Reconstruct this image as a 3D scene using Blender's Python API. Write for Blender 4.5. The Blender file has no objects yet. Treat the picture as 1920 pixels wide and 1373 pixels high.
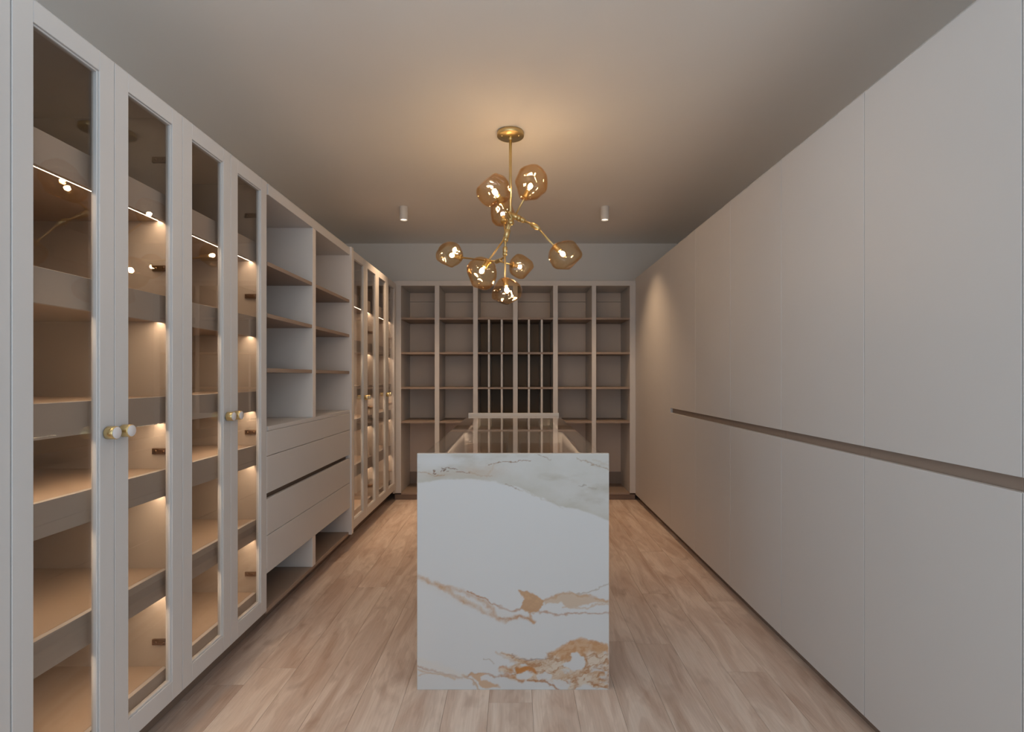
import bpy, bmesh, math, random
import numpy as np
from mathutils import Vector, Matrix, noise

SC = bpy.context.scene
COL = SC.collection

# ------------------------------------------------------------------ camera
cam = bpy.data.cameras.new('camera')
cam.sensor_width = 36.0
cam.lens = 18.0
cam.shift_x = -4.0 / 1920.0
cam.shift_y = 20.5 / 1920.0
cam.clip_start = 0.05
cam_o = bpy.data.objects.new('camera', cam)
cam_o.location = (0.0, 0.0, 1.35)
cam_o.rotation_euler = (math.radians(90), 0, 0)
COL.objects.link(cam_o)
SC.camera = cam_o

# ------------------------------------------------------------------ world, daylight, exposure
world = bpy.data.worlds.new('daylight_sky')
world.use_nodes = True
SC.world = world
bg = world.node_tree.nodes['Background']
bg.inputs['Color'].default_value = (0.72, 0.84, 1.0, 1)
bg.inputs['Strength'].default_value = 1.0


def area_light(name, loc, rot, sx, sy, power, color, spread=180):
    l = bpy.data.lights.new(name, 'AREA')
    l.shape = 'RECTANGLE'
    l.size, l.size_y = sx, sy
    l.energy = power
    l.color = color
    l.spread = math.radians(spread)
    o = bpy.data.objects.new(name, l)
    o.location = loc
    o.rotation_euler = rot
    COL.objects.link(o)
    return o


# added daylight for the three unseen windows behind the camera
R90 = math.radians(90)
TILT = math.radians(45)      # added daylight tipped upward to brighten the ceiling
DAY = (0.68, 0.84, 1.0)
area_light('window_daylight_front', (0.0, -3.5, 1.4), (R90 + TILT, 0, 0), 3.8, 2.4, 108.0, (0.74, 0.87, 1.0), 150)
area_light('window_daylight_left', (-3.5, -0.9, 1.4), (R90 + TILT, 0, -R90), 2.6, 2.4, 104.0, DAY, 150)
area_light('window_daylight_right', (3.5, -1.1, 1.4), (R90 + TILT, 0, R90), 2.6, 2.4, 126.0, DAY, 150)

SC.view_settings.view_transform = 'Standard'
SC.view_settings.look = 'None'
SC.view_settings.gamma = 1.0
SC.view_settings.use_curve_mapping = False
SC.view_settings.exposure = -0.82
SC.cycles.use_denoising = True
SC.cycles.max_bounces = 10
SC.cycles.diffuse_bounces = 5
SC.cycles.glossy_bounces = 5
SC.cycles.transparent_max_bounces = 24
SC.cycles.sample_clamp_indirect = 6.0
SC.cycles.caustics_reflective = False
SC.cycles.caustics_refractive = False

BULB = 330.0        # radiance of the chandelier bulbs
LED = 74.0          # radiance of the shelf strips
SPOT = 125.0        # watts of the ceiling spots


# ------------------------------------------------------------------ materials
def srgb(r, g, b):
    f = lambda c: (c / 255 / 12.92) if c / 255 <= 0.04045 else ((c / 255 + 0.055) / 1.055) ** 2.4
    return (f(r), f(g), f(b), 1.0)


def new_mat(name):
    m = bpy.data.materials.new(name)
    m.use_nodes = True
    nt = m.node_tree
    b = nt.nodes.get('Principled BSDF')
    return m, nt, b


def nd(nt, typ, **kw):
    n = nt.nodes.new(typ)
    for k, v in kw.items():
        setattr(n, k, v)
    return n


def mat_paint(name, col, rough=0.5, var=0.04, scale=6.0, bump=0.02, bscale=220.0, spec=0.4):
    m, nt, b = new_mat(name)
    tc = nd(nt, 'ShaderNodeTexCoord')
    n = nd(nt, 'ShaderNodeTexNoise')
    n.inputs['Scale'].default_value = scale
    n.inputs['Detail'].default_value = 4
    nt.links.new(tc.outputs['Object'], n.inputs['Vector'])
    mix = nd(nt, 'ShaderNodeMix', data_type='RGBA')
    nt.links.new(n.outputs['Fac'], mix.inputs['Factor'])
    mix.inputs['A'].default_value = tuple(c * (1 - var) for c in col[:3]) + (1,)
    mix.inputs['B'].default_value = tuple(min(1, c * (1 + var)) for c in col[:3]) + (1,)
    nt.links.new(mix.outputs['Result'], b.inputs['Base Color'])
    b.inputs['Roughness'].default_value = rough
    b.inputs['Specular IOR Level'].default_value = spec
    if bump:
        n2 = nd(nt, 'ShaderNodeTexNoise')
        n2.inputs['Scale'].default_value = bscale
        nt.links.new(tc.outputs['Object'], n2.inputs['Vector'])
        bp = nd(nt, 'ShaderNodeBump')
        bp.inputs['Strength'].default_value = bump
        bp.inputs['Distance'].default_value = 0.002
        nt.links.new(n2.outputs['Fac'], bp.inputs['Height'])
        nt.links.new(bp.outputs['Normal'], b.inputs['Normal'])
    return m


def mat_metal(name, col, rough):
    m, nt, b = new_mat(name)
    tc = nd(nt, 'ShaderNodeTexCoord')
    n = nd(nt, 'ShaderNodeTexNoise')
    n.inputs['Scale'].default_value = 60
    nt.links.new(tc.outputs['Object'], n.inputs['Vector'])
    mr = nd(nt, 'ShaderNodeMapRange')
    mr.inputs['To Min'].default_value = rough * 0.8
    mr.inputs['To Max'].default_value = rough * 1.25
    nt.links.new(n.outputs['Fac'], mr.inputs['Value'])
    nt.links.new(mr.outputs['Result'], b.inputs['Roughness'])
    b.inputs['Base Color'].default_value = col
    b.inputs['Metallic'].default_value = 1.0
    return m


def mat_emit(name, col, strength):
    m = bpy.data.materials.new(name)
    m.use_nodes = True
    nt = m.node_tree
    nt.nodes.clear()
    e = nd(nt, 'ShaderNodeEmission')
    e.inputs['Color'].default_value = col
    e.inputs['Strength'].default_value = strength
    o = nd(nt, 'ShaderNodeOutputMaterial')
    nt.links.new(e.outputs[0], o.inputs['Surface'])
    return m


def mat_glass(name, tint, edge_tint=None, f0=0.04, bump=0.0, gain=1.0):
    """Thin glass: tinted transmission plus a Schlick mirror term."""
    m = bpy.data.materials.new(name)
    m.use_nodes = True
    nt = m.node_tree
    nt.nodes.clear()
    lw = nd(nt, 'ShaderNodeLayerWeight')
    lw.inputs['Blend'].default_value = 0.5
    pw = nd(nt, 'ShaderNodeMath', operation='POWER')
    pw.inputs[1].default_value = 5.0
    nt.links.new(lw.outputs['Facing'], pw.inputs[0])
    ma = nd(nt, 'ShaderNodeMath', operation='MULTIPLY_ADD', use_clamp=True)
    ma.inputs[1].default_value = (1 - f0) * gain
    ma.inputs[2].default_value = f0
    nt.links.new(pw.outputs[0], ma.inputs[0])
    tr = nd(nt, 'ShaderNodeBsdfTransparent')
    if edge_tint:
        p2 = nd(nt, 'ShaderNodeMath', operation='POWER')
        p2.inputs[1].default_value = 2.2
        nt.links.new(lw.outputs['Facing'], p2.inputs[0])
        mx = nd(nt, 'ShaderNodeMix', data_type='RGBA')
        mx.inputs['A'].default_value = tint
        mx.inputs['B'].default_value = edge_tint
        nt.links.new(p2.outputs[0], mx.inputs['Factor'])
        nt.links.new(mx.outputs['Result'], tr.inputs['Color'])
    else:
        tr.inputs['Color'].default_value = tint
    gl = nd(nt, 'ShaderNodeBsdfGlossy')
    gl.inputs['Roughness'].default_value = 0.0
    gl.inputs['Color'].default_value = (1, 1, 1, 1)
    if bump:
        tc = nd(nt, 'ShaderNodeTexCoord')
        n = nd(nt, 'ShaderNodeTexNoise')
        n.inputs['Scale'].default_value = 11
        n.inputs['Detail'].default_value = 1
        nt.links.new(tc.outputs['Object'], n.inputs['Vector'])
        bp = nd(nt, 'ShaderNodeBump')
        bp.inputs['Strength'].default_value = bump
        bp.inputs['Distance'].default_value = 0.05
        nt.links.new(n.outputs['Fac'], bp.inputs['Height'])
        nt.links.new(bp.outputs['Normal'], gl.inputs['Normal'])
    ms = nd(nt, 'ShaderNodeMixShader')
    nt.links.new(ma.outputs[0], ms.inputs[0])
    nt.links.new(tr.outputs[0], ms.inputs[1])
    nt.links.new(gl.outputs[0], ms.inputs[2])
    o = nd(nt, 'ShaderNodeOutputMaterial')
    nt.links.new(ms.outputs[0], o.inputs['Surface'])
    return m


def mat_wood():
    m, nt, b = new_mat('pale_oak_floor')
    tc = nd(nt, 'ShaderNodeTexCoord')
    oi = nd(nt, 'ShaderNodeObjectInfo')
    off = nd(nt, 'ShaderNodeVectorMath', operation='SCALE')
    comb = nd(nt, 'ShaderNodeCombineXYZ')
    for k in range(3):
        nt.links.new(oi.outputs['Random'], comb.inputs[k])
    off.inputs['Scale'].default_value = 37.0
    nt.links.new(comb.outputs[0], off.inputs[0])
    add = nd(nt, 'ShaderNodeVectorMath', operation='ADD')
    nt.links.new(tc.outputs['Object'], add.inputs[0])
    nt.links.new(off.outputs[0], add.inputs[1])

    def noise_tex(sx, sy, detail, rough=0.55, dist=0.0):
        mp = nd(nt, 'ShaderNodeMapping')
        mp.inputs['Scale'].default_value = (sx, sy, 1.0)
        nt.links.new(add.outputs[0], mp.inputs['Vector'])
        n = nd(nt, 'ShaderNodeTexNoise')
        n.inputs['Scale'].default_value = 1.0
        n.inputs['Detail'].default_value = detail
        n.inputs['Roughness'].default_value = rough
        n.inputs['Distortion'].default_value = dist
        nt.links.new(mp.outputs[0], n.inputs['Vector'])
        return n
    broad = noise_tex(7.0, 1.3, 4, 0.55, 1.4)
    grain = noise_tex(120.0, 4.5, 5, 0.6, 0.8)
    knots = noise_tex(11.0, 5.0, 2, 0.5, 0.6)
    # cathedral figure: rings bent by the broad noise
    wv_m = nd(nt, 'ShaderNodeMath', operation='MULTIPLY')
    wv_m.inputs[1].default_value = 46.0
    nt.links.new(broad.outputs['Fac'], wv_m.inputs[0])
    wv_s = nd(nt, 'ShaderNodeMath', operation='SINE')
    nt.links.new(wv_m.outputs[0], wv_s.inputs[0])
    r1 = nd(nt, 'ShaderNodeValToRGB')
    r1.color_ramp.elements[0].position = 0.30
    r1.color_ramp.elements[0].color = srgb(196, 168, 150)
    r1.color_ramp.elements[1].position = 0.66
    r1.color_ramp.elements[1].color = srgb(232, 214, 200)
    nt.links.new(broad.outputs['Fac'], r1.inputs['Fac'])
    mx1 = nd(nt, 'ShaderNodeMix', data_type='RGBA', blend_type='MULTIPLY')
    r2 = nd(nt, 'ShaderNodeValToRGB')
    r2.color_ramp.elements[0].position = 0.35
    r2.color_ramp.elements[0].color = (0.82, 0.78, 0.74, 1)
    r2.color_ramp.elements[1].position = 0.6
    r2.color_ramp.elements[1].color = (1, 1, 1, 1)
    nt.links.new(grain.outputs['Fac'], r2.inputs['Fac'])
    mx1.inputs['Factor'].default_value = 0.55
    nt.links.new(r1.outputs['Color'], mx1.inputs['A'])
    nt.links.new(r2.outputs['Color'], mx1.inputs['B'])
    mxw = nd(nt, 'ShaderNodeMix', data_type='RGBA', blend_type='MULTIPLY')
    rw = nd(nt, 'ShaderNodeMapRange')
    rw.inputs['From Min'].default_value = -1
    rw.inputs['From Max'].default_value = 1
    rw.inputs['To Min'].default_value = 0.80
    rw.inputs['To Max'].default_value = 1.0
    nt.links.new(wv_s.outputs[0], rw.inputs['Value'])
    mxw.inputs['Factor'].default_value = 0.25
    nt.links.new(mx1.outputs['Result'], mxw.inputs['A'])
    nt.links.new(rw.outputs['Result'], mxw.inputs['B'])
    r3 = nd(nt, 'ShaderNodeValToRGB')
    r3.color_ramp.elements[0].position = 0.60
    r3.color_ramp.elements[0].color = (0, 0, 0, 1)
    r3.color_ramp.elements[1].position = 0.88
    r3.color_ramp.elements[1].color = (.6, .6, .6, 1)
    nt.links.new(knots.outputs['Fac'], r3.inputs['Fac'])
    mx2 = nd(nt, 'ShaderNodeMix', data_type='RGBA')
    nt.links.new(r3.outputs['Color'], mx2.inputs['Factor'])
    nt.links.new(mxw.outputs['Result'], mx2.inputs['A'])
    mx2.inputs['B'].default_value = srgb(150, 116, 94)
    # each board a little lighter or darker
    hv = nd(nt, 'ShaderNodeHueSaturation')
    mr = nd(nt, 'ShaderNodeMapRange')
    mr.inputs['To Min'].default_value = 0.96
    mr.inputs['To Max'].default_value = 1.03
    nt.links.new(oi.outputs['Random'], mr.inputs['Value'])
    nt.links.new(mr.outputs['Result'], hv.inputs['Value'])
    nt.links.new(mx2.outputs['Result'], hv.inputs['Color'])
    nt.links.new(hv.outputs['Color'], b.inputs['Base Color'])
    b.inputs['Roughness'].default_value = 0.5
    b.inputs['Specular IOR Level'].default_value = 0.3
    bp = nd(nt, 'ShaderNodeBump')
    bp.inputs['Strength'].default_value = 0.12
    bp.inputs['Distance'].default_value = 0.001
    nt.links.new(grain.outputs['Fac'], bp.inputs['Height'])
    nt.links.new(bp.outputs['Normal'], b.inputs['Normal'])
    return m


def mat_marble():
    m, nt, b = new_mat('gold_veined_marble')
    at = nd(nt, 'ShaderNodeAttribute')
    at.attribute_name = 'vein'
    nt.links.new(at.outputs['Color'], b.inputs['Base Color'])
    b.inputs['Roughness'].default_value = 0.28
    b.inputs['Specular IOR Level'].default_value = 0.35
    return m


M = {}
M['white'] = mat_paint('white_wall_paint', srgb(236, 234, 230), 0.85, 0.015, 3, 0.03)
M['ceiling'] = mat_paint('ceiling_paint', srgb(242, 240, 236), 0.9, 0.012, 2, 0.02)
M['greige'] = mat_paint('greige_lacquer', srgb(206, 203, 201), 0.42, 0.012, 5, 0.015)
M['pale'] = mat_paint('pale_greige_melamine', srgb(228, 220, 213), 0.5, 0.012, 7, 0.015)  # greige lightened to put light into the open unit's shaded faces
M['inner'] = mat_paint('greige_melamine', srgb(174, 160, 148), 0.5, 0.02, 9, 0.02)
M['taupe'] = mat_paint('taupe_melamine', srgb(152, 134, 121), 0.5, 0.03, 9, 0.02)
M['fascia'] = mat_paint('mauve_grey_fascia', srgb(178, 172, 169), 0.5, 0.02, 9, 0.02)
M['back'] = mat_paint('taupe_back_panel', srgb(218, 198, 180), 0.5, 0.03, 9, 0.02)
M['board'] = mat_paint('shelf_melamine', srgb(160, 139, 121), 0.5, 0.02, 9, 0.02)
M['cubby'] = mat_paint('brown_cubby_back', srgb(150, 122, 94), 0.5, 0.03, 9, 0.02)  # colour browned to hold the shade of the narrow bays
M['plinth'] = mat_paint('taupe_plinth', srgb(140, 120, 106), 0.55, 0.03, 9, 0.02)
M['wood'] = mat_wood()
M['marble'] = mat_marble()
M['brass'] = mat_metal('brushed_brass', srgb(230, 206, 150), 0.32)
M['knobface'] = mat_paint('pearl_knob_face', srgb(226, 222, 222), 0.3, 0.01, 40, 0.0)
M['hinge'] = mat_metal('hinge_nickel', srgb(128, 98, 74), 0.35)
M['doorglass'] = mat_glass('bronze_tinted_glass', (0.92, 0.885, 0.845, 1), f0=0.055)
M['topglass'] = mat_glass('bronze_counter_glass', (0.92, 0.88, 0.83, 1), f0=0.045)
M['winglass'] = mat_glass('clear_window_glass', (0.97, 0.985, 0.98, 1), f0=0.04)
M['amber'] = mat_glass('amber_blown_glass', (0.98, 0.925, 0.83, 1), (0.92, 0.66, 0.38, 1), f0=0.032, bump=0.6)
M['bulbglass'] = mat_glass('bulb_glass', (1.0, 0.97, 0.92, 1), (1.0, .86, .66, 1), f0=0.04)
M['bulb'] = mat_emit('warm_bulb', (1.0, 0.735, 0.49, 1), BULB)
M['led'] = mat_emit('warm_led', (1.0, 0.81, 0.60, 1), LED)
M['led_low'] = mat_emit('dim_warm_led', (1.0, 0.81, 0.60, 1), LED * 1.5)
M['lamp'] = mat_emit('spot_lens', (1.0, 0.86, 0.68, 1), 6.0)
M['lampwhite'] = mat_paint('white_metal_paint', srgb(232, 228, 222), 0.45, 0.01, 8, 0.0)


# ------------------------------------------------------------------ helpers
def box(bm, x0, x1, y0, y1, z0, z1, bev=0.0):
    x0, x1 = min(x0, x1), max(x0, x1)
    y0, y1 = min(y0, y1), max(y0, y1)
    z0, z1 = min(z0, z1), max(z0, z1)
    vs = [bm.verts.new(p) for p in ((x0, y0, z0), (x1, y0, z0), (x1, y1, z0), (x0, y1, z0),
                                    (x0, y0, z1), (x1, y0, z1), (x1, y1, z1), (x0, y1, z1))]
    fs = [bm.faces.new([vs[i] for i in q]) for q in
          ((3, 2, 1, 0), (4, 5, 6, 7), (0, 1, 5, 4), (1, 2, 6, 5), (2, 3, 7, 6), (3, 0, 4, 7))]
    if bev:
        es = list({e for f in fs for e in f.edges})
        bmesh.ops.bevel(bm, geom=es, offset=bev, segments=1, profile=0.5, affect='EDGES')


def frame_of(d):
    d = d.normalized()
    a = Vector((0, 0, 1)) if abs(d.z) < 0.9 else Vector((1, 0, 0))
    u = d.cross(a).normalized()
    return u, d.cross(u).normalized()


def lathe(bm, p, d, prof, seg=24, smooth=True):
    """Revolve prof [(distance along d, radius)] about the axis through p."""
    p, d = Vector(p), Vector(d).normalized()
    u, w = frame_of(d)
    rings = []
    for t, r in prof:
        c = p + d * t
        if r < 1e-6:
            rings.append([bm.verts.new(c)])
        else:
            rings.append([bm.verts.new(c + (u * math.cos(2 * math.pi * k / seg) + w * math.sin(2 * math.pi * k / seg)) * r)
                          for k in range(seg)])
    for a, b in zip(rings, rings[1:]):
        for k in range(seg):
            k2 = (k + 1) % seg
            if len(a) == 1 and len(b) == 1:
                continue
            if len(a) == 1:
                f = bm.faces.new((a[0], b[k], b[k2]))
            elif len(b) == 1:
                f = bm.faces.new((a[k], b[0], a[k2]))
            else:
                f = bm.faces.new((a[k], b[k], b[k2], a[k2]))
            f.smooth = smooth
    bmesh.ops.recalc_face_normals(bm, faces=bm.faces)


def tube(bm, p0, p1, r0, r1=None, seg=16):
    p0, p1 = Vector(p0), Vector(p1)
    r1 = r0 if r1 is None else r1
    L = (p1 - p0).length
    c = min(r0, r1) * 0.25
    lathe(bm, p0, p1 - p0, [(0, 0), (0, r0 - c), (c, r0), (L - c, r1), (L, r1 - c), (L, 0)], seg)


def obj(name, bm, mat, parent=None, label=None, kind=None, loc=None):
    me = bpy.data.meshes.new(name)
    bm.to_mesh(me)
    bm.free()
    me.materials.append(mat)
    o = bpy.data.objects.new(name, me)
    COL.objects.link(o)
    if parent is not None:
        o.parent = parent
    if loc is not None:
        o.location = loc
    if label:
        o['label'] = label
    if kind:
        o['kind'] = kind
    return o


def bobj(name, mat, parent, *boxes, bev=0.0, **kw):
    bm = bmesh.new()
    for b in boxes:
        box(bm, *b, bev=bev)
    return obj(name, bm, mat, parent, **kw)


def thing(name, label, cat, loc, group=None):
    o = bpy.data.objects.new(name, None)
    o.empty_display_size = 0.1
    o.location = loc
    COL.objects.link(o)
    o['label'] = label
    o['category'] = cat
    if group:
        o['group'] = group
    return o


# ------------------------------------------------------------------ dimensions
XL, XR = -1.283, 1.330        # planes of the cabinet fronts
WL, WR = -2.03, 1.960        # plaster walls behind them
YB, YF = 6.14, -3.20          # back wall, wall behind the photographer
ZC = 2.95
T = 0.018

# ------------------------------------------------------------------ the room
bobj('ceiling', M['ceiling'], None, (-3.4, 3.4, YF - .15, YB + .15, ZC, ZC + .15), kind='structure')
bobj('wall_back', M['white'], None, (WL - .15, WR + .15, YB, YB + .15, -.1, ZC), kind='structure')
bobj('wall_left', M['white'], None, (WL - .15, WL, 1.262, YB, -.1, ZC),
     (-3.25, XL, 1.15, 1.262, 0, 2.31), (-3.25, WL - .15, 1.262, 1.4, 0, ZC), kind='structure')  # unseen partition top lowered to let daylight reach the ceiling
bobj('wall_right', M['white'], None, (WR, WR + .15, .735, YB, -.1, ZC),
     (3.25, XR, .62, 0.735, 0, ZC), kind='structure')


def window_wall(name, n, along, a, b2, wa, wb, wz0, wz1, depth, inner):
    """A wall with one two-leaf window; along is the axis it runs on, inner its inside face, depth its signed thickness."""
    def q(u0, u1, d0, d1, z0, z1):
        return (u0, u1, d0, d1, z0, z1) if along == 'x' else (d0, d1, u0, u1, z0, z1)
    o = inner + depth
    bobj(name, M['white'], None, q(a, wa, inner, o, 0, ZC), q(wb, b2, inner, o, 0, ZC), q(wa, wb, inner, o, 0, wz0),
         q(wa, wb, inner, o, wz1, ZC), kind='structure')
    f0, f1 = inner + depth * .4, inner + depth * .8
    m = (wa + wb) / 2
    w = bobj('window_%d' % n, M['lampwhite'], None, q(wa, wa + .06, f0, f1, wz0, wz1), q(wb - .06, wb, f0, f1, wz0, wz1),
             q(wa + .06, wb - .06, f0, f1, wz0, wz0 + .06), q(wa + .06, wb - .06, f0, f1, wz1 - .06, wz1),
             q(m - .03, m + .03, f0, f1, wz0 + .06, wz1 - .06), kind='structure')
    for u0, u1 in ((wa + .06, m - .03), (m + .03, wb - .06)):
        bobj('window_pane', M['winglass'], w, q(u0, u1, inner + depth * .58, inner + depth * .6, wz0 + .06, wz1 - .06))


window_wall('wall_front', 1, 'x', -3.25, 3.25, -1.95, 1.95, .3, 2.8, -.15, YF)  # unseen windows added for the daylight they bring in
window_wall('wall_left_front', 2, 'y', YF, 1.15, -2.25, .4, .3, 2.8, -.15, -3.25)
window_wall('wall_right_front', 3, 'y', YF, .62, -2.45, .2, .3, 2.8, .15, 3.25)

floor = bobj('floor', M['plinth'], None, (-3.4, 3.4, YF - .15, YB + .15, -.16, -.012), kind='structure')
rng = random.Random(7)
PW = 0.18
for k in range(-13, 24):
    x0 = -1.005 + PW * k
    y = YF - rng.uniform(0.1, 1.5)
    cuts = [YF]
    end = YB if -3 <= k < 15 else .6
    while y < end - .05:
        y += rng.uniform(1.45, 1.95)
        if y > YF + .3 and y < end - .3:
            cuts.append(y)
    # board ends the photograph shows
    if k == 9:
        cuts = [YF, -.75, 0.96, 2.587, 4.30, YB]
    if k == -1:
        cuts = [YF, -1.0, 0.72, 2.373, 4.05, YB]
    if k == 0:
        cuts = [YF, -.2, 1.55, 3.289, 5.0, YB]
    if cuts[-1] != end:
        cuts.append(end)
    for y0, y1 in zip(cuts, cuts[1:]):
        L = y1 - y0
        bm = bmesh.new()
        dz = rng.uniform(-.0002, .0002)
        box(bm, -PW / 2 + .0004, PW / 2 - .0004, -L / 2 + .0004, L / 2 - .0004, -.012, dz, bev=.0006)
        obj('plank', bm, M['wood'], floor, loc=(x0 + PW / 2, (y0 + y1) / 2, 0))

# ------------------------------------------------------------------ glass-door cabinets (left run)
SHELF_TOPS = (2.043, 1.658, 1.2755, 0.998, 0.616)
ZB, ZT = 0.135, 2.36


def glass_cabinet(y0, W, label, near_filler=False, far_filler=0.0, skew=(0, 0)):
    t = thing('glass_door_cabinet', label, 'cabinet', (XL, y0, 0), 'glass door cabinets on the left run')
    D = 0.615
    xf = -.024            # front edge of the carcass, behind the doors
    # carcass
    for ya in (0.0, W - T):
        bobj('side_panel', M['inner'], t, (xf, -D, ya, ya + T, ZB, ZT), bev=.0008)
    bobj('back_panel', M['inner'], t, (-D, -D + .012, T, W - T, ZB + .02, ZT - .02))
    bobj('top_panel', M['inner'], t, (xf, -D, T, W - T, ZT - T, ZT), bev=.0008)
    bobj('bottom_panel', M['board'], t, (-.064, -D, T, W - T, 0.222, 0.24), bev=.0008)
    bobj('bottom_fascia', M['fascia'], t, (-.045, -.0635, T + .0005, W - T - .0005, ZB, .24), bev=.0008)
    bobj('door_stop', M['fascia'], t, (-.0235, -.0445, T + .0005, W - T - .0005, ZB, ZB + .06))  # unseen strip added to stop LED light leaking under the doors
    bobj('plinth', M['plinth'], t, (-.11, -.128, 0, W, 0.0, ZB - .001))
    # shelves with deep front fascia and a light strip tucked behind it
    for zt in SHELF_TOPS:
        s = bobj('shelf', M['board'], t, (-.064, -D + .013, T + .001, W - T - .001, zt - .03, zt), bev=.0006)
        bobj('fascia', M['fascia'], s, (-.045, -.0635, T + .001, W - T - .001, zt - .102, zt), bev=.001)
        bobj('lower_board', M['board'], s, (-.081, -D + .02, T + .001, W - T - .001, zt - .0955, zt - .082))
        bobj('led_strip', M['led'], s, (-.066, -.0805, T + .004, W - T - .004, zt - .095, zt - .0885))
    for zt in (2.18, 1.765, 1.066, 0.336):
        for s, yy in ((1, T), (-1, W - T)):
            bm = bmesh.new()
            a, b2 = (yy, yy + s * .010)
            box(bm, -.028, -.100, a, b2, zt - .011, zt + .011, bev=.001)
            box(bm, -.026, -.070, a + s * .010, a + s * .016, zt - .008, zt + .008, bev=.001)
            for q in (-.05, -.085):
                lathe(bm, (q, a + s * (.016 if q == -.05 else .010), zt), (0, s, 0), [(0, .005), (.002, .005), (.002, 0)], 10)
            obj('hinge', bm, M['hinge'], t)
    # two framed doors
    dw = W / 2
    st, rt, rb = .058, .062, .072
    for i in range(2):
        a, b2 = dw * i + .0012, dw * (i + 1) - .0012
        bm = bmesh.new()
        box(bm, 0, -.022, a, a + st, ZB, ZT, bev=.0012)
        box(bm, 0, -.022, b2 - st, b2, ZB, ZT, bev=.0012)
        box(bm, 0, -.022, a + st, b2 - st, ZT - rt, ZT, bev=.0012)
        box(bm, 0, -.022, a + st, b2 - st, ZB, ZB + rb, bev=.0012)
        # stepped inner bead
        box(bm, -.005, -.022, a + st, a + st + .006, ZB + rb, ZT - rt, bev=.0012)
        box(bm, -.005, -.022, b2 - st - .006, b2 - st, ZB + rb, ZT - rt, bev=.0012)
        box(bm, -.005, -.022, a + st + .006, b2 - st - .006, ZT - rt - .006, ZT - rt, bev=.0012)
        box(bm, -.005, -.022, a + st + .006, b2 - st - .006, ZB + rb, ZB + rb + .006, bev=.0012)
        d = obj('door', bm, M['greige'], t)
        hw = (b2 - a) / 2 - st - .004
        p = bobj('glass_pane', M['doorglass'], d, (-.0015, .0015, -hw, hw, ZB + rb + .004, ZT - rt - .004), loc=(-.0135, (a + b2) / 2, 0))
        p.rotation_euler.z = math.radians(skew[i])
        ky = (b2 - .030) if i == 0 else (a + .030)
        bm = bmesh.new()
        lathe(bm, (0, ky, 1.174), (1, 0, 0), [(0, .0), (0, .013), (.004, .013), (.004, .0195), (.005, .0205), (.030, .0205),
                                             (.0315, .0195), (.0315, 0)], 28)
        k = obj('knob', bm, M['brass'], d, label='round brass knob')
        bm = bmesh.new()
        lathe(bm, (.0316, ky, 1.174), (1, 0, 0), [(0, 0), (0, .0185), (.0008, .0185), (.0012, .018), (.0012, 0)], 28)
        obj('knob_face', bm, M['knobface'], d, label='pale disc set in the knob')
    if near_filler:
        bobj('filler_strip', M['greige'], t, (-.002, -.022, -.045, -.001, 0.0, ZT), bev=.001)
    if far_filler:
        bobj('filler_strip', M['greige'], t, (-.012, -.032, W + .001, W + far_filler, ZB - .05, ZT), bev=.001)
    return t


Y0 = 1.3075
WN = 0.674
glass_cabinet(Y0, WN, 'greige cabinet with bronze glass doors, first from the entrance wall', near_filler=True, skew=(1.7, 0.1))
glass_cabinet(Y0 + WN, WN, 'greige cabinet with bronze glass doors just before the open shelves and drawers')

# ------------------------------------------------------------------ open shelves over drawers
YO0, YO1 = Y0 + 2 * WN, 4.05
WO = YO1 - YO0
t = thing('drawer_unit', 'greige open shelves above four wide flat drawers and shoe bays', 'wardrobe', (XL, YO0, 0))
D = 0.615
mid0, mid1 = 3.268 - YO0, 3.318 - YO0
bobj('side_panel', M['greige'], t, (-.012, -D, 0.0015, .02, ZB, ZT), bev=.001)
bobj('side_panel', M['pale'], t, (.012, -D, WO - .042, WO - .0015, ZB - .02, ZT + .01), bev=.001)
bobj('top_header', M['greige'], t, (-.002, -D, .0205, WO - .0425, 2.303, ZT), bev=.001)
bobj('divider', M['pale'], t, (-.002, -D, mid0, mid1, 1.092, 2.3025), bev=.001)
bobj('divider', M['pale'], t, (-.004, -D, mid0, mid1, .1365, .3285), bev=.001)
bobj('back_panel', M['inner'], t, (-D + .001, -D - .004, .02, WO - .042, .14, 2.3))
bobj('counter_board', M['greige'], t, (-.003, -D, .0205, WO - .0425, 1.068, 1.0915), bev=.001)
bobj('bottom_board', M['taupe'], t, (-.012, -D, .0205, WO - .0425, .112, .136), bev=.001)
bobj('drawer_deck', M['inner'], t, (-.026, -D, .0205, WO - .0425, .31, .328))
bobj('plinth', M['plinth'], t, (-.11, -.128, 0.002, WO - .002, 0, .1115))
for za in (1.943, 1.672, 1.385):
    for a, b2 in ((.0205, mid0 - .0005), (mid1 + .0005, WO - .0425)):
        bobj('shelf', M['taupe'], t, (-.006, -D + .001, a, b2, za - .011, za + .011), bev=.001)
for z0, z1 in ((.9385, 1.0665), (.745, .9355), (.5265, .715), (.329, .5235)):
    d = bobj('drawer', M['greige'], t, (0, -.02, .0025, WO - .0435, z0, z1), bev=.0015)
    bobj('drawer_box', M['inner'], d, (-.0205, -.5, .03, WO - .07, z0 + .025, z1 - .03))
bobj('pull_groove', M['plinth'], t, (-.036, -.042, .021, WO - .043, .70, .76))  # backing colour darkened to deepen the shade in the drawer gap

# far pair of glass cabinets
WF = (5.545 - YO1) / 2
glass_cabinet(YO1, WF, 'greige cabinet with bronze glass doors just past the drawer unit')
glass_cabinet(YO1 + WF, WF, 'greige cabinet with bronze glass doors in the corner by the shelving wall', far_filler=.05, skew=(-.2, .3))

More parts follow.
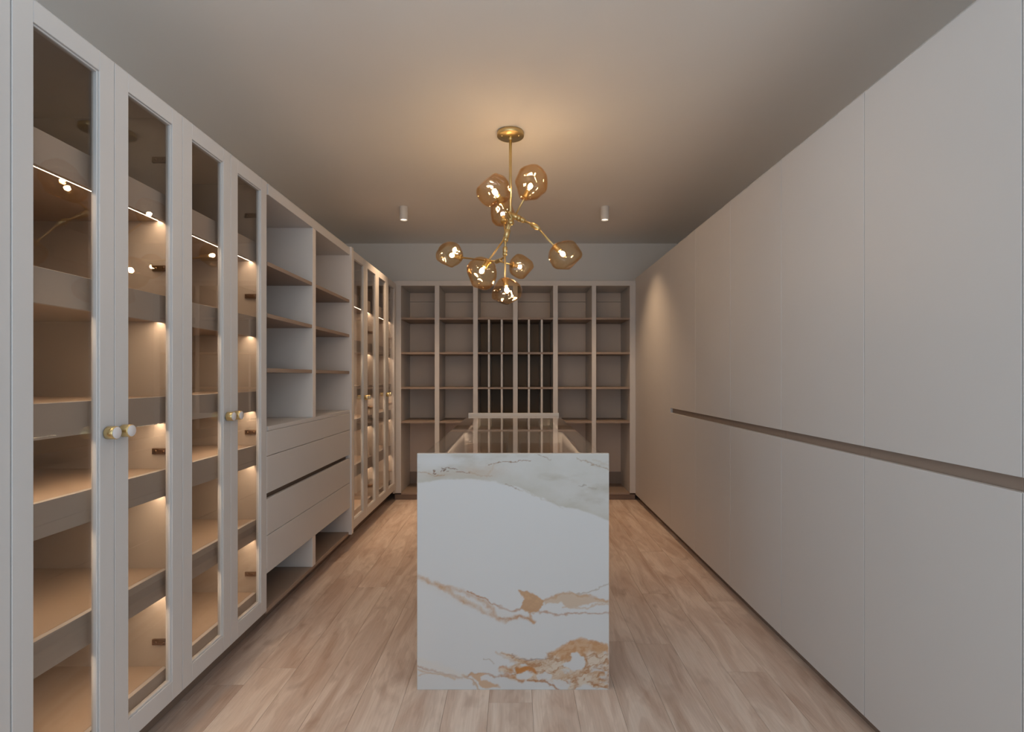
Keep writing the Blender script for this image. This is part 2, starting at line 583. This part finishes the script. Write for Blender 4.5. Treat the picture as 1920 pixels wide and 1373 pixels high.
# ------------------------------------------------------------------ shelving across the far wall
YS = 5.60
t = thing('shelving_wall', 'taupe open shelving of six bays covering the far wall', 'shelving', (0, YS, 0))
DS = 0.49
ups = [(-1.313, -1.237), (-.869, -.819), (-.4485, -.3985), (-.012, .038), (.4265, .4775), (.850, .8965), (1.266, 1.3285)]
ZS = (1.989, 1.610, 1.2275, 0.854)
bobj('top_header', M['greige'], t, (ups[0][0], ups[-1][1], 0, DS, 2.348, 2.402), bev=.001)
for a, b2 in ups:
    bobj('upright', M['greige'], t, (a, b2, 0, DS, .078, 2.3475), bev=.001)
bobj('plinth', M['plinth'], t, (ups[0][0], ups[-1][1], .03, .05, 0, .0605))
for i in range(6):
    a, b2 = ups[i][1] + .0005, ups[i + 1][0] - .0005
    for z in ZS:
        bobj('shelf', M['taupe'], t, (a, b2, .004, DS - .0135, z - .011, z + .011), bev=.001)
    bobj('base_board', M['taupe'], t, (a, b2, .004, DS - .0135, .061, .084), bev=.001)
    bobj('back_panel', M['cubby'] if i in (2, 3) else M['back'], t, (a, b2, DS - .012, DS, .2245, 2.2385 if i not in (2, 3) else 1.978), bev=.0008)
    if i in (2, 3):
        bobj('back_panel', M['back'], t, (a, b2, DS - .012, DS, 1.9805, 2.2385), bev=.0008)
    bobj('back_panel', M['back'], t, (a, b2, DS - .012, DS, 2.2415, 2.347), bev=.0008)
    bobj('back_skirting', M['taupe'], t, (a, b2, DS - .018, DS, .0845, .2235), bev=.0008)
for x in (-.276, -.1355, .1615, .3025):
    for z0, z1 in zip(ZS[1:], ZS):
        bobj('divider', M['greige'], t, (x - .0105, x + .0105, .003, DS - .0135, z0 + .0115, z1 - .0115), bev=.001)

# ------------------------------------------------------------------ flush wardrobes (right run)
ZW0, ZW1 = .06, 2.432
seams = [4.358, 3.755, 3.151, 2.548, 1.946, 1.341, 0.737]
words = ('first grooved unit from the shelving wall', 'second grooved unit from the shelving wall',
         'third grooved unit from the shelving wall', 'fourth grooved unit from the shelving wall',
         'fifth grooved unit from the shelving wall, beside the island end', 'last grooved unit before the entrance')
for (y1, y0), w in zip(zip(seams, seams[1:]), words):
    t = thing('tall_wardrobe', 'flush greige wardrobe, ' + w, 'wardrobe', (XR, y0, 0), 'flush greige wardrobes')
    W = y1 - y0
    g = .0012
    bobj('carcass', M['inner'], t, (.024, .60, .001, .019, .061, 2.43), (.024, .60, W - .019, W - .001, .061, 2.43),
         (.024, .60, .0195, W - .0195, .061, .08), (.024, .60, .0195, W - .0195, 2.41, 2.43), (.588, .60, .0195, W - .0195, .081, 2.409))
    u = bobj('upper_door', M['greige'], t, (0, .022, g, W - g, 1.086, ZW1), bev=.0012)
    l = bobj('lower_door', M['greige'], t, (0, .022, g, W - g, ZW0, 1.046), bev=.0012)
    bobj('pull_groove', M['taupe'], t, (.0225, .05, .0005, W - .0005, 1.02, 1.11), label='recessed taupe finger groove')
    bobj('plinth', M['plinth'], t, (.045, .06, 0, W, 0, .0595))
t = thing('tall_wardrobe', 'plain greige wardrobe end without groove, next to the shelving wall', 'wardrobe', (XR, 4.358, 0),
          'flush greige wardrobes')
W = 6.10 - 4.358
bobj('door_panel', M['greige'], t, (0, .022, .0012, 1.262, ZW0, ZW1), bev=.0012)
bobj('carcass', M['inner'], t, (.0235, .60, .001, 1.24, .061, 2.43))
bobj('plinth', M['plinth'], t, (.045, .06, 0, 1.24, 0, .0595))


# ------------------------------------------------------------------ dressing island
def fbm2(x, y, seed, octs=5, gain=.55):
    r = np.random.default_rng(seed)
    out = np.zeros_like(x)
    amp, tot = 1.0, 0.0
    for o in range(octs):
        n = 64
        g = r.random((n, n))
        xi, yi = np.floor(x).astype(int), np.floor(y).astype(int)
        fx, fy = x - xi, y - yi
        fx, fy = fx * fx * (3 - 2 * fx), fy * fy * (3 - 2 * fy)
        g00, g10 = g[yi % n, xi % n], g[yi % n, (xi + 1) % n]
        g01, g11 = g[(yi + 1) % n, xi % n], g[(yi + 1) % n, (xi + 1) % n]
        out += amp * ((g00 * (1 - fx) + g10 * fx) * (1 - fy) + (g01 * (1 - fx) + g11 * fx) * fy)
        tot += amp
        amp *= gain
        x, y = x * 2.03 + 11.3, y * 2.03 + 5.7
    return out / tot - .5


def seg_dist(x, y, pts):
    best = np.full_like(x, 1e9)
    for (ax, ay), (bx, by) in zip(pts, pts[1:]):
        dx, dy = bx - ax, by - ay
        tt = np.clip(((x - ax) * dx + (y - ay) * dy) / (dx * dx + dy * dy + 1e-9), 0, 1)
        best = np.minimum(best, np.hypot(x - ax - tt * dx, y - ay - tt * dy))
    return best


def inside(x, y, poly):
    c = np.zeros(x.shape, bool)
    for (ax, ay), (bx, by) in zip(poly, poly[1:] + poly[:1]):
        if ay == by:
            continue
        hit = ((ay > y) != (by > y)) & (x < (bx - ax) * (y - ay) / (by - ay) + ax)
        c ^= hit
    return c


def marble_colors(s, tt):
    """Vein layout over the slab face, s across and tt down, both 0..1."""
    X, Y = 62 + s * 1008, 57 + tt * 1243
    wx = fbm2(X / 46, Y / 46, 1) * 30 + fbm2(X / 12, Y / 12, 2, 3) * 9
    wy = fbm2(X / 46 + 9, Y / 46, 3) * 30 + fbm2(X / 12, Y / 12 + 4, 4, 3) * 9
    U, V = X + wx, Y + wy
    white = np.array(srgb(211, 210, 210)[:3])
    c = np.empty(X.shape + (3,))
    c[:] = white

    def mixin(mask, col):
        col = np.array(srgb(*col)[:3])
        m = np.clip(mask, 0, 1)[..., None]
        c[:] = c * (1 - m) + col * m

    def line(pts, col, w, strength=1.0, soft=1.0, warp=True, brk=0.0):
        d = seg_dist(U if warp else X, V if warp else Y, pts)
        k = np.clip(1.2 - d / w, 0, 1) ** soft * strength
        if brk:
            k = k * np.clip(.65 + fbm2(X / 24, Y / 24, 17, 3) * brk, 0, 1)
        mixin(k, col)

    def poly(pts, col, strength=1.0, feather=5):
        ins = inside(U, V, pts)
        d = seg_dist(U, V, pts + pts[:1])
        k = np.where(ins, np.clip(.5 + d / feather, 0, 1), np.clip(.5 - d / feather, 0, 1))
        mixin(k * strength, col)
        return k
    # soft clouds in the white field
    mixin(.35 * np.clip(fbm2(X / 260, Y / 200, 5) + .1, 0, 1), (202, 206, 210))
    # grey-beige band along the top
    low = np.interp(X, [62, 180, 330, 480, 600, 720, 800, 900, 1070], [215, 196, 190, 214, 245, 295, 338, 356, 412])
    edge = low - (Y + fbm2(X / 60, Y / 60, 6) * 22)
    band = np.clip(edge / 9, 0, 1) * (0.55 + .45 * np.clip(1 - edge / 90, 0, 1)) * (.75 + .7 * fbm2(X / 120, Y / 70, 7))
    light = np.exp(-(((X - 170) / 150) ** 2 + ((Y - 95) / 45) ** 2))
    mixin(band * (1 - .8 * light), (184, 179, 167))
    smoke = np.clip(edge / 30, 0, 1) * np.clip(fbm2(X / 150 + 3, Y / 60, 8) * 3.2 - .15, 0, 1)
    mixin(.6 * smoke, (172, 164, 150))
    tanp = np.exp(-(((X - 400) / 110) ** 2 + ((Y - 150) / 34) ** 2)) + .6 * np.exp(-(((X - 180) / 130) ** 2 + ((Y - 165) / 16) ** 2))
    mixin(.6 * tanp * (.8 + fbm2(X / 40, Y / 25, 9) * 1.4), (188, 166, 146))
    for pts, col, w, s_ in (
            ([(62, 152), (100, 156), (150, 176), (210, 170)], (172, 142, 112), 3.0, .8),
            ([(188, 152), (205, 136), (232, 130), (266, 137)], (112, 72, 34), 3.0, .9),
            ([(192, 134), (210, 146), (200, 154)], (96, 60, 24), 4.0, .9), ([(150, 150), (146, 162), (158, 164)], (112, 72, 34), 3.5, .8),
            ([(215, 156), (228, 151)], (120, 80, 44), 2.5, .8),
            ([(266, 152), (300, 155), (336, 158)], (134, 92, 62), 3.2, .9),
            ([(330, 150), (400, 172), (450, 176)], (180, 152, 126), 5, .5),
            ([(440, 112), (480, 103), (520, 96), (600, 97), (656, 101)], (140, 104, 72), 2.6, .9),
            ([(470, 108), (462, 140), (430, 165)], (190, 166, 142), 6, .4),
            ([(700, 62), (735, 74), (768, 90)], (140, 108, 80), 2.4, .8),
            ([(905, 80), (980, 112), (1068, 142)], (160, 136, 112), 3.0, .75), ([(980, 92), (1068, 118)], (186, 170, 152), 5, .4),
            ([(528, 224), (565, 228), (592, 242)], (150, 128, 108), 2.6, .7),
            ([(590, 242), (660, 268), (760, 305), (830, 344)], (188, 180, 166), 4, .5),
            ([(905, 225), (948, 227)], (140, 126, 112), 3.0, .6), ([(960, 236), (1000, 246)], (160, 148, 134), 4.0, .5)):
        line(pts, col, w, s_)
    # middle vein
    G1, G2, G3 = (190, 150, 114), (172, 120, 76), (200, 174, 148)
    mixin(.22 * np.clip(1 - seg_dist(U, V, [(62, 715), (240, 800), (430, 880), (560, 925)]) / 45, 0, 1), (206, 196, 184))
    line([(62, 706), (150, 742), (230, 786), (330, 848), (430, 898), (530, 938), (600, 914), (640, 918), (682, 942)], G1, 14, .9, brk=1.0)
    line([(180, 765), (300, 778), (345, 800), (400, 832), (450, 858), (470, 900)], G1, 15, .8, brk=1.2)
    line([(200, 775), (300, 815), (380, 860), (440, 885)], G3, 10, .7, brk=1.2)
    line([(320, 775), (390, 812), (462, 848)], G2, 4, .8)
    line([(470, 845), (520, 872), (560, 884), (630, 874), (710, 888), (780, 902), (850, 904), (940, 895), (1070, 900)], G2, 7, .9, brk=.6)
    line([(500, 916), (560, 936), (610, 912), (655, 925), (676, 948)], G2, 9, .85, brk=.8)
    line([(655, 890), (660, 925), (676, 945)], G1, 8, .8)
    poly([(600, 773), (640, 780), (672, 790), (700, 808), (726, 826), (722, 856), (690, 890), (648, 896), (612, 874), (614, 846), (622, 820)], G1, .95, 6)
    mixin(.5 * np.clip(fbm2(X / 22, Y / 16, 21) * 4, 0, 1) * inside(U, V, [(600, 773), (700, 808), (726, 826), (690, 890), (612, 874)]), (206, 168, 130))
    poly([(724, 828), (800, 798), (868, 792), (902, 802), (960, 796), (985, 815), (1072, 838), (1072, 848), (985, 840), (950, 842),
          (900, 866), (850, 868), (820, 836), (760, 842), (730, 858)], G3, .8, 8)
    line([(724, 832), (760, 812), (800, 800), (870, 794), (900, 806), (970, 800), (1005, 822), (1066, 838)], G1, 8, .85, brk=.8)
    line([(830, 868), (900, 870), (960, 866), (985, 850), (1070, 852)], G3, 5, .7)
    line([(900, 800), (960, 786), (1010, 768), (1070, 744)], (178, 166, 152), 4, .7)
    # lower vein mass
    body = [(775, 1092), (815, 1072), (850, 1054), (900, 1040), (925, 1022), (968, 1042), (1072, 1058), (1072, 1292), (1000, 1290), (940, 1270),
            (872, 1302), (815, 1272), (760, 1248), (700, 1252), (640, 1250), (570, 1252), (510, 1232), (495, 1196), (560, 1172),
            (600, 1160), (560, 1140), (500, 1106), (560, 1106), (620, 1135), (700, 1142), (745, 1126), (740, 1102)]
    k = poly(body, (216, 196, 172), .75, 14)
    ridge = lambda sx, sy, sd, sh: np.abs(fbm2(U / sx + sh, V / sy + .55 * U / sx, sd, 4))
    mixin(k * np.clip(fbm2(U / 130, V / 52 + .4 * U / 130, 33, 4) * 4.0 + .1, 0, 1) * .65, (194, 156, 120))
    mixin(k * np.clip(1.0 - ridge(75, 34, 31, 0) * 11, 0, 1) * .85, (170, 118, 74))
    mixin(k * np.clip(1.0 - ridge(46, 24, 37, 5) * 14, 0, 1) * .55, (182, 140, 104))
    mixin(k * np.clip(fbm2(U / 62 + 7, V / 30, 35, 3) * 7 - 1.1, 0, 1) * .85, (206, 206, 206))
    poly([(778, 1090), (850, 1055), (925, 1024), (968, 1044), (1072, 1060), (1072, 1110), (990, 1090), (945, 1100), (950, 1150), (935, 1120),
          (900, 1098), (860, 1108), (870, 1140), (820, 1140), (790, 1120), (745, 1110)], (198, 150, 106), .7, 16)
    line([(940, 1110), (950, 1160), (930, 1210), (880, 1240), (905, 1270), (880, 1300)], G2, 9, .8, brk=.8)
    line([(960, 1262), (1000, 1272), (1070, 1296)], G2, 5, .8)
    line([(640, 1250), (700, 1246), (760, 1262), (810, 1300)], G2, 6, .85)
    poly([(866, 1102), (905, 1100), (938, 1126), (940, 1176), (912, 1196), (868, 1196), (826, 1172), (822, 1154), (858, 1144), (878, 1132)], (211, 210, 210), 1, 5)
    poly([(690, 1218), (730, 1206), (772, 1222), (762, 1248), (705, 1246)], (211, 210, 210), .9, 6)
    poly([(768, 1246), (812, 1244), (866, 1270), (850, 1294), (806, 1288)], (211, 210, 210), .9, 6)
    poly([(580, 1212), (640, 1204), (672, 1220), (640, 1246), (596, 1238)], (211, 210, 210), .9, 6)
    poly([(575, 1186), (640, 1178), (682, 1192), (690, 1214), (640, 1204), (585, 1206)], (188, 122, 58), .9, 8)
    line([(500, 1190), (530, 1180), (560, 1200), (530, 1222), (560, 1232), (620, 1250)], (190, 124, 60), 10, .85, brk=1.0)
    line([(62, 1176), (140, 1190), (220, 1216), (300, 1232), (345, 1214), (420, 1212), (470, 1226), (560, 1240), (620, 1252)], G2, 7, .85, brk=.7)
    line([(62, 1194), (120, 1202), (200, 1220), (262, 1236)], G3, 7, .8)
    line([(62, 1226), (80, 1216), (140, 1206)], G3, 5, .6)
    line([(300, 1216), (345, 1246), (372, 1276), (388, 1302)], (192, 160, 128), 6, .8)
    poly([(330, 1214), (400, 1210), (440, 1216), (420, 1226), (398, 1240), (400, 1256), (450, 1258), (470, 1270), (500, 1282), (440, 1294), (400, 1282),
          (372, 1256)], (200, 160, 122), .8, 8)
    poly([(398, 1236), (424, 1222), (450, 1234), (452, 1252), (404, 1256)], (211, 210, 210), .9, 5)
    line([(405, 1140), (440, 1146), (470, 1172)], (176, 164, 150), 3.2, .7)
    line([(478, 1106), (520, 1130), (580, 1158)], (196, 166, 136), 8, .6, brk=1)
    line([(560, 1108), (590, 1132), (650, 1140), (735, 1132)], (142, 138, 140), 3.0, .8)
    line([(600, 1150), (660, 1160), (720, 1150), (780, 1180)], (190, 158, 128), 4, .6)
    mixin(.5 * np.clip(1 - seg_dist(U, V, [(62, 1150), (180, 1182), (300, 1222)]) / 30, 0, 1), (216, 208, 198))
    return np.clip(c, 0, 1)


t = thing('dressing_island', 'island with gold-veined white marble ends and a bronze glass top', 'island', (0, 2.208, 0))
IX0, IX1, IH, IT = -.4186, .4094, 1.019, .022


def slab(name, y, detailed, label=None):
    nx, nz = (300, 370) if detailed else (90, 110)
    e = .0012
    xs = np.linspace(IX0 + e, IX1 - e, nx)
    zs = np.linspace(e, IH - e, nz)
    gx, gz = np.meshgrid(xs, zs)
    s, q = (gx - IX0) / (IX1 - IX0), 1 - gz / IH
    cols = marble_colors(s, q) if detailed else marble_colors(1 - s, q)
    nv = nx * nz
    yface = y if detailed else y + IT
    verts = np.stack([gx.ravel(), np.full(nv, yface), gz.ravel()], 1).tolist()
    faces = []
    for j in range(nz - 1):
        for i in range(nx - 1):
            a = j * nx + i
            q4 = (a, a + 1, a + nx + 1, a + nx)
            faces.append(q4 if detailed else q4[::-1])
    corner = [0, nx - 1, nv - 1, nv - nx]
    yo, yi = (y + e, y + IT) if detailed else (y + IT - e, y)
    b = len(verts)
    verts += [(IX0, yo, 0), (IX1, yo, 0), (IX1, yo, IH), (IX0, yo, IH), (IX0, yi, 0), (IX1, yi, 0), (IX1, yi, IH), (IX0, yi, IH)]
    extra = []
    for k in range(4):
        k2 = (k + 1) % 4
        extra.append((corner[k], b + k, b + k2, corner[k2]))
        extra.append((b + k, b + 4 + k, b + 4 + k2, b + k2))
    extra.append((b + 4, b + 7, b + 6, b + 5))
    if not detailed:
        extra = [f[::-1] for f in extra]
    faces += extra
    me = bpy.data.meshes.new(name)
    me.from_pydata(verts, [], faces)
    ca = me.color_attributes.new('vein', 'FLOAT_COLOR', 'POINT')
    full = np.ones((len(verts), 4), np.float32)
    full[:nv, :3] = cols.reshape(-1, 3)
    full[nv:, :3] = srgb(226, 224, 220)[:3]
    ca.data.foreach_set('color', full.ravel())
    me.materials.append(M['marble'])
    o = bpy.data.objects.new(name, me)
    COL.objects.link(o)
    o.parent = t
    if label:
        o['label'] = label
    return o


slab('marble_end', 0, True, 'white marble slab with gold veins')
YR = 4.713 - 2.208
slab('marble_end', YR - IT, False)
ZG = .995                      # upper face of the glass
a0, a1 = IT + .0005, YR - IT - .0005
ym = 3.53 - 2.208
bi, bo = .334, .412            # inner and outer edge of the rim
zr = ZG - .009
for s in (-1, 1):
    bobj('side_panel', M['greige'], t, (s * (bi + .02) - .005, s * (bi + .036) - .005, a0, a1, .10, zr - .0205))
    r = bobj('rim', M['greige'], t, (s * bi - .005, s * bo - .005, a0, a1, zr - .02, zr), bev=.0008)
    bobj('led_strip', M['led_low'], r, (s * (bi + .006) - .005, s * (bi + .013) - .005, a0 + .06, a1 - .06, zr - .0235, zr - .0205))
    n = 4
    L = (a1 - a0) / n
    for i in range(n):
        for z0, z1 in ((.10, .37), (.375, .645), (.65, .92)):
            bobj('drawer', M['greige'], t, (s * (bi + .0365) - .005, s * (bo - .006) - .005, a0 + L * i + .0015, a0 + L * (i + 1) - .0015, z0, z1), bev=.001)
bobj('plinth', M['plinth'], t, (-.33, .32, a0, a1, 0, .0995))
bobj('cross_rail', M['greige'], t, (-bi - .0045, bi - .0055, ym - .04, ym + .04, .80, zr), bev=.0008)
for y0, y1 in ((a0, a0 + .05), (a1 - .05, a1)):
    bobj('cross_rail', M['greige'], t, (-bi - .0045, bi - .0055, y0, y1, .80, zr), bev=.0008)
for y0, y1 in ((a0 + .0505, ym - .0405), (ym + .0405, a1 - .0505)):
    bobj('divider', M['greige'], t, (-.033, .025, y0, y1, .8015, zr), bev=.0008)
    for x0, x1 in ((-bi - .0045, -.0335), (.0255, bi - .0055)):
        bobj('tray', M['plinth'], t, (x0, x1, y0, y1, .786, .80))
        bobj('tray_back', M['taupe'], t, (x0 + .02, x1 - .02, y1 - .03, y1 - .001, .8005, .90))
bobj('glass_top', M['topglass'], t, (-.419, .409, a0, ym - .0015, ZG - .0085, ZG), bev=.0008)
bobj('glass_top', M['topglass'], t, (-.419, .409, ym + .0015, a1, ZG - .0085, ZG), bev=.0008)


# ------------------------------------------------------------------ chandelier
ch = thing('branching_chandelier', 'brass branching chandelier with eight dented amber glass globes', 'chandelier', (-.024, 3.35, 2.393))
CO = Vector((-.024, 3.35, 2.393))


def rel(p):
    return Vector(p) - CO


bm = bmesh.new()
lathe(bm, rel((-.024, 3.35, ZC - .0005)), (0, 0, -1), [(0, 0), (0, .086), (.004, .088), (.024, .088), (.028, .085), (.028, 0)], 40)
for s in (-1, 1):
    lathe(bm, rel((-.024 + s * .055, 3.335, ZC - .028)), (0, 0, -1), [(0, .006), (.003, .006), (.005, .003), (.005, 0)], 12)
cano = obj('canopy', bm, M['brass'], ch)
bm = bmesh.new()
tube(bm, rel((-.024, 3.35, ZC - .028)), rel((-.024, 3.35, 2.39)), .0095)
tube(bm, rel((-.024, 3.35, ZC - .05)), rel((-.024, 3.35, ZC - .027)), .013)
obj('stem', bm, M['brass'], ch)

J0, J0b, J1 = (-.024, 3.35, 2.393), (.007, 3.34, 2.39), (-.056, 3.35, 2.271)
J2, J2b, J3 = (-.059, 3.34, 2.175), (-.063, 3.36, 2.138), (-.104, 3.45, 2.13)
Ra, Rb, Rc = (.042, 3.33, 2.377), (.069, 3.32, 2.36), (.134, 3.30, 2.326)


def joint(p, q, r=.0165):
    r *= 1.12
    bm = bmesh.new()
    p, q = rel(p), rel(q)
    d = (q - p)
    L = d.length
    lathe(bm, p, d, [(0, 0), (0, r * .75), (.004, r), (L * .62, r), (L * .64, r * .9), (L * .68, r * .9), (L * .70, r), (L - .004, r), (L, r * .7), (L, 0)], 20)
    return obj('joint', bm, M['brass'], ch)


def arm(p, q, r=.0065):
    bm = bmesh.new()
    tube(bm, rel(p), rel(q), r)
    return obj('arm', bm, M['brass'], ch)


joint((-.030, 3.35, 2.425), (-.020, 3.35, 2.345), .019)
joint((-.018, 3.35, 2.41), Ra, .017)
arm(J0, J1, .0125)
joint((-.040, 3.35, 2.315), (-.060, 3.35, 2.235), .0165)
arm((-.010, 3.345, 2.375), (-.047, 3.345, 2.285), .006)
joint(Ra, Rb, .0145)
arm(Rb, Rc, .0075)
bm = bmesh.new()
p, q = rel((.105, 3.308, 2.342)), rel((.168, 3.29, 2.297))
L = (q - p).length
lathe(bm, p, q - p, [(0, 0), (0, .008), (L * .25, .016), (L * .55, .018), (L * .8, .013), (L, .008), (L, 0)], 20)
obj('joint', bm, M['brass'], ch)
arm(J1, J2, .0085)
joint((-.059, 3.342, 2.20), (-.060, 3.338, 2.14), .0135)
arm(J2b, J3, .007)
joint((-.085, 3.42, 2.132), (-.125, 3.47, 2.13), .0125)

SPEC = [  # neck point, globe centre, radius, arm start, seed
    ((.061, 3.28, 2.484), (.115, 3.25, 2.586), .104, (.000, 3.34, 2.39), 3),
    ((-.065, 3.12, 2.400), (-.119, 3.00, 2.444), .100, (-.024, 3.34, 2.385), 8),
    ((-.069, 3.50, 2.411), (-.081, 3.55, 2.493), .098, (-.056, 3.36, 2.285), 5),
    ((-.158, 3.22, 2.088), (-.213, 3.20, 1.997), .100, (-.056, 3.345, 2.262), 12),
    ((-.362, 3.62, 2.191), (-.460, 3.65, 2.221), .095, (-.115, 3.46, 2.13), 21),
    ((-.031, 3.68, 2.159), (.051, 3.75, 2.155), .090, (-.100, 3.45, 2.13), 14),
    ((-.059, 3.32, 1.990), (-.045, 3.30, 1.893), .096, (-.060, 3.338, 2.15), 30),
    ((.248, 3.26, 2.192), (.325, 3.25, 2.115), .102, (.155, 3.293, 2.305), 9),
]


def globe_bm(bm, c, axis, R, seed, scale=1.0):
    r = random.Random(seed)
    cuts = []
    for _ in range(6):
        d = Vector((r.gauss(0, 1), r.gauss(0, 1), r.gauss(0, 1))).normalized()
        if d.dot(axis) < -.6:
            d = -d
        cuts.append((d, r.uniform(.70, .90)))
    bumps = [(Vector((r.gauss(0, 1), r.gauss(0, 1), r.gauss(0, 1))).normalized(), r.uniform(.05, .12)) for _ in range(4)]
    off = Vector((r.uniform(-9, 9), r.uniform(-9, 9), r.uniform(-9, 9)))
    res = bmesh.ops.create_icosphere(bm, subdivisions=5, radius=1.0)
    kk = 26.0
    for v in res['verts']:
        n = v.co.normalized()
        rad = 1.0 + noise.noise(n * 1.3 + off) * .14 + noise.noise(n * 3.7 + off) * .022
        for d, a in bumps:
            rad += a * math.exp((n.dot(d) - 1) / .10)
        acc = math.exp(-kk * rad)
        for d, h in cuts:
            dt = n.dot(d)
            if dt > .2:
                acc += math.exp(-kk * min(4, h / dt))
        rad = -math.log(acc) / kk
        v.co = c + n * rad * R * scale
    for f in bm.faces:
        f.smooth = True


for neck, ctr, R, start, seed in SPEC:
    n_, c_ = rel(neck), rel(ctr)
    d = (c_ - n_).normalized()
    sb = c_ - d * R * 1.02
    bm = bmesh.new()
    tube(bm, rel(start), sb + d * .004, .0060)
    obj('arm', bm, M['brass'], ch)
    bm = bmesh.new()
    globe_bm(bm, c_, d, R, seed)
    globe_bm(bm, c_, d, R, seed, .955)
    g = obj('globe', bm, M['amber'], ch, label='dented amber glass globe')
    bm = bmesh.new()
    lathe(bm, sb, d, [(0, 0), (0, .010), (.003, .022), (.010, .024), (.012, .0165), (.052, .0165), (.054, .0145), (.054, 0)], 20)
    obj('socket', bm, M['brass'], g)
    bm = bmesh.new()
    lathe(bm, sb + d * .054, d, [(0, 0), (0, .012), (.008, .015), (.020, .023), (.032, .027), (.044, .024), (.053, .014), (.057, 0)], 20)
    obj('bulb', bm, M['bulbglass'], g)
    bm = bmesh.new()
    lathe(bm, sb + d * .060, d, [(0, 0), (.001, .006), (.008, .0105), (.018, .0142), (.026, .0135), (.032, .008), (.034, 0)], 18)
    obj('filament', bm, M['bulb'], g)

# ------------------------------------------------------------------ ceiling spots
for x, y, w, p, ang, col in ((-1.038, 4.815, 'over the glass cabinets', SPOT, 92, (1.0, .67, .40)),
                             (.853, 4.815, 'over the flush wardrobes', SPOT, 92, (1.0, .67, .40)),
                             (-.70, 1.85, 'before the island on the cabinet side', SPOT * .12, 165, (1.0, .88, .76)),  # this spot and the next are unseen, added for extra light
                             (.60, 1.85, 'before the island on the wardrobe side', SPOT * .12, 165, (1.0, .88, .76))):
    t = thing('ceiling_spotlight', 'small white cylinder spotlight on the ceiling ' + w, 'spotlight', (x, y, ZC), 'white ceiling spotlights')
    bm = bmesh.new()
    lathe(bm, (0, 0, -.0004), (0, 0, -1), [(0, 0), (0, .037), (.002, .0385), (.123, .0385), (.125, .037), (.125, .034), (.112, .031)], 32)
    obj('housing', bm, M['lampwhite'], t)
    bm = bmesh.new()
    lathe(bm, (0, 0, -.113), (0, 0, -1), [(0, .0305), (.002, .030), (.003, 0)], 28)
    obj('lens', bm, M['lamp'], t, label='lit lens')
    l = bpy.data.lights.new('spot_beam', 'SPOT')
    l.energy = p
    l.color = col
    l.spot_size = math.radians(ang)
    l.spot_blend = 1.0
    l.shadow_soft_size = .025
    o = bpy.data.objects.new('spot_beam', l)
    o.location = (0, 0, -.128)
    o.parent = t
    COL.objects.link(o)
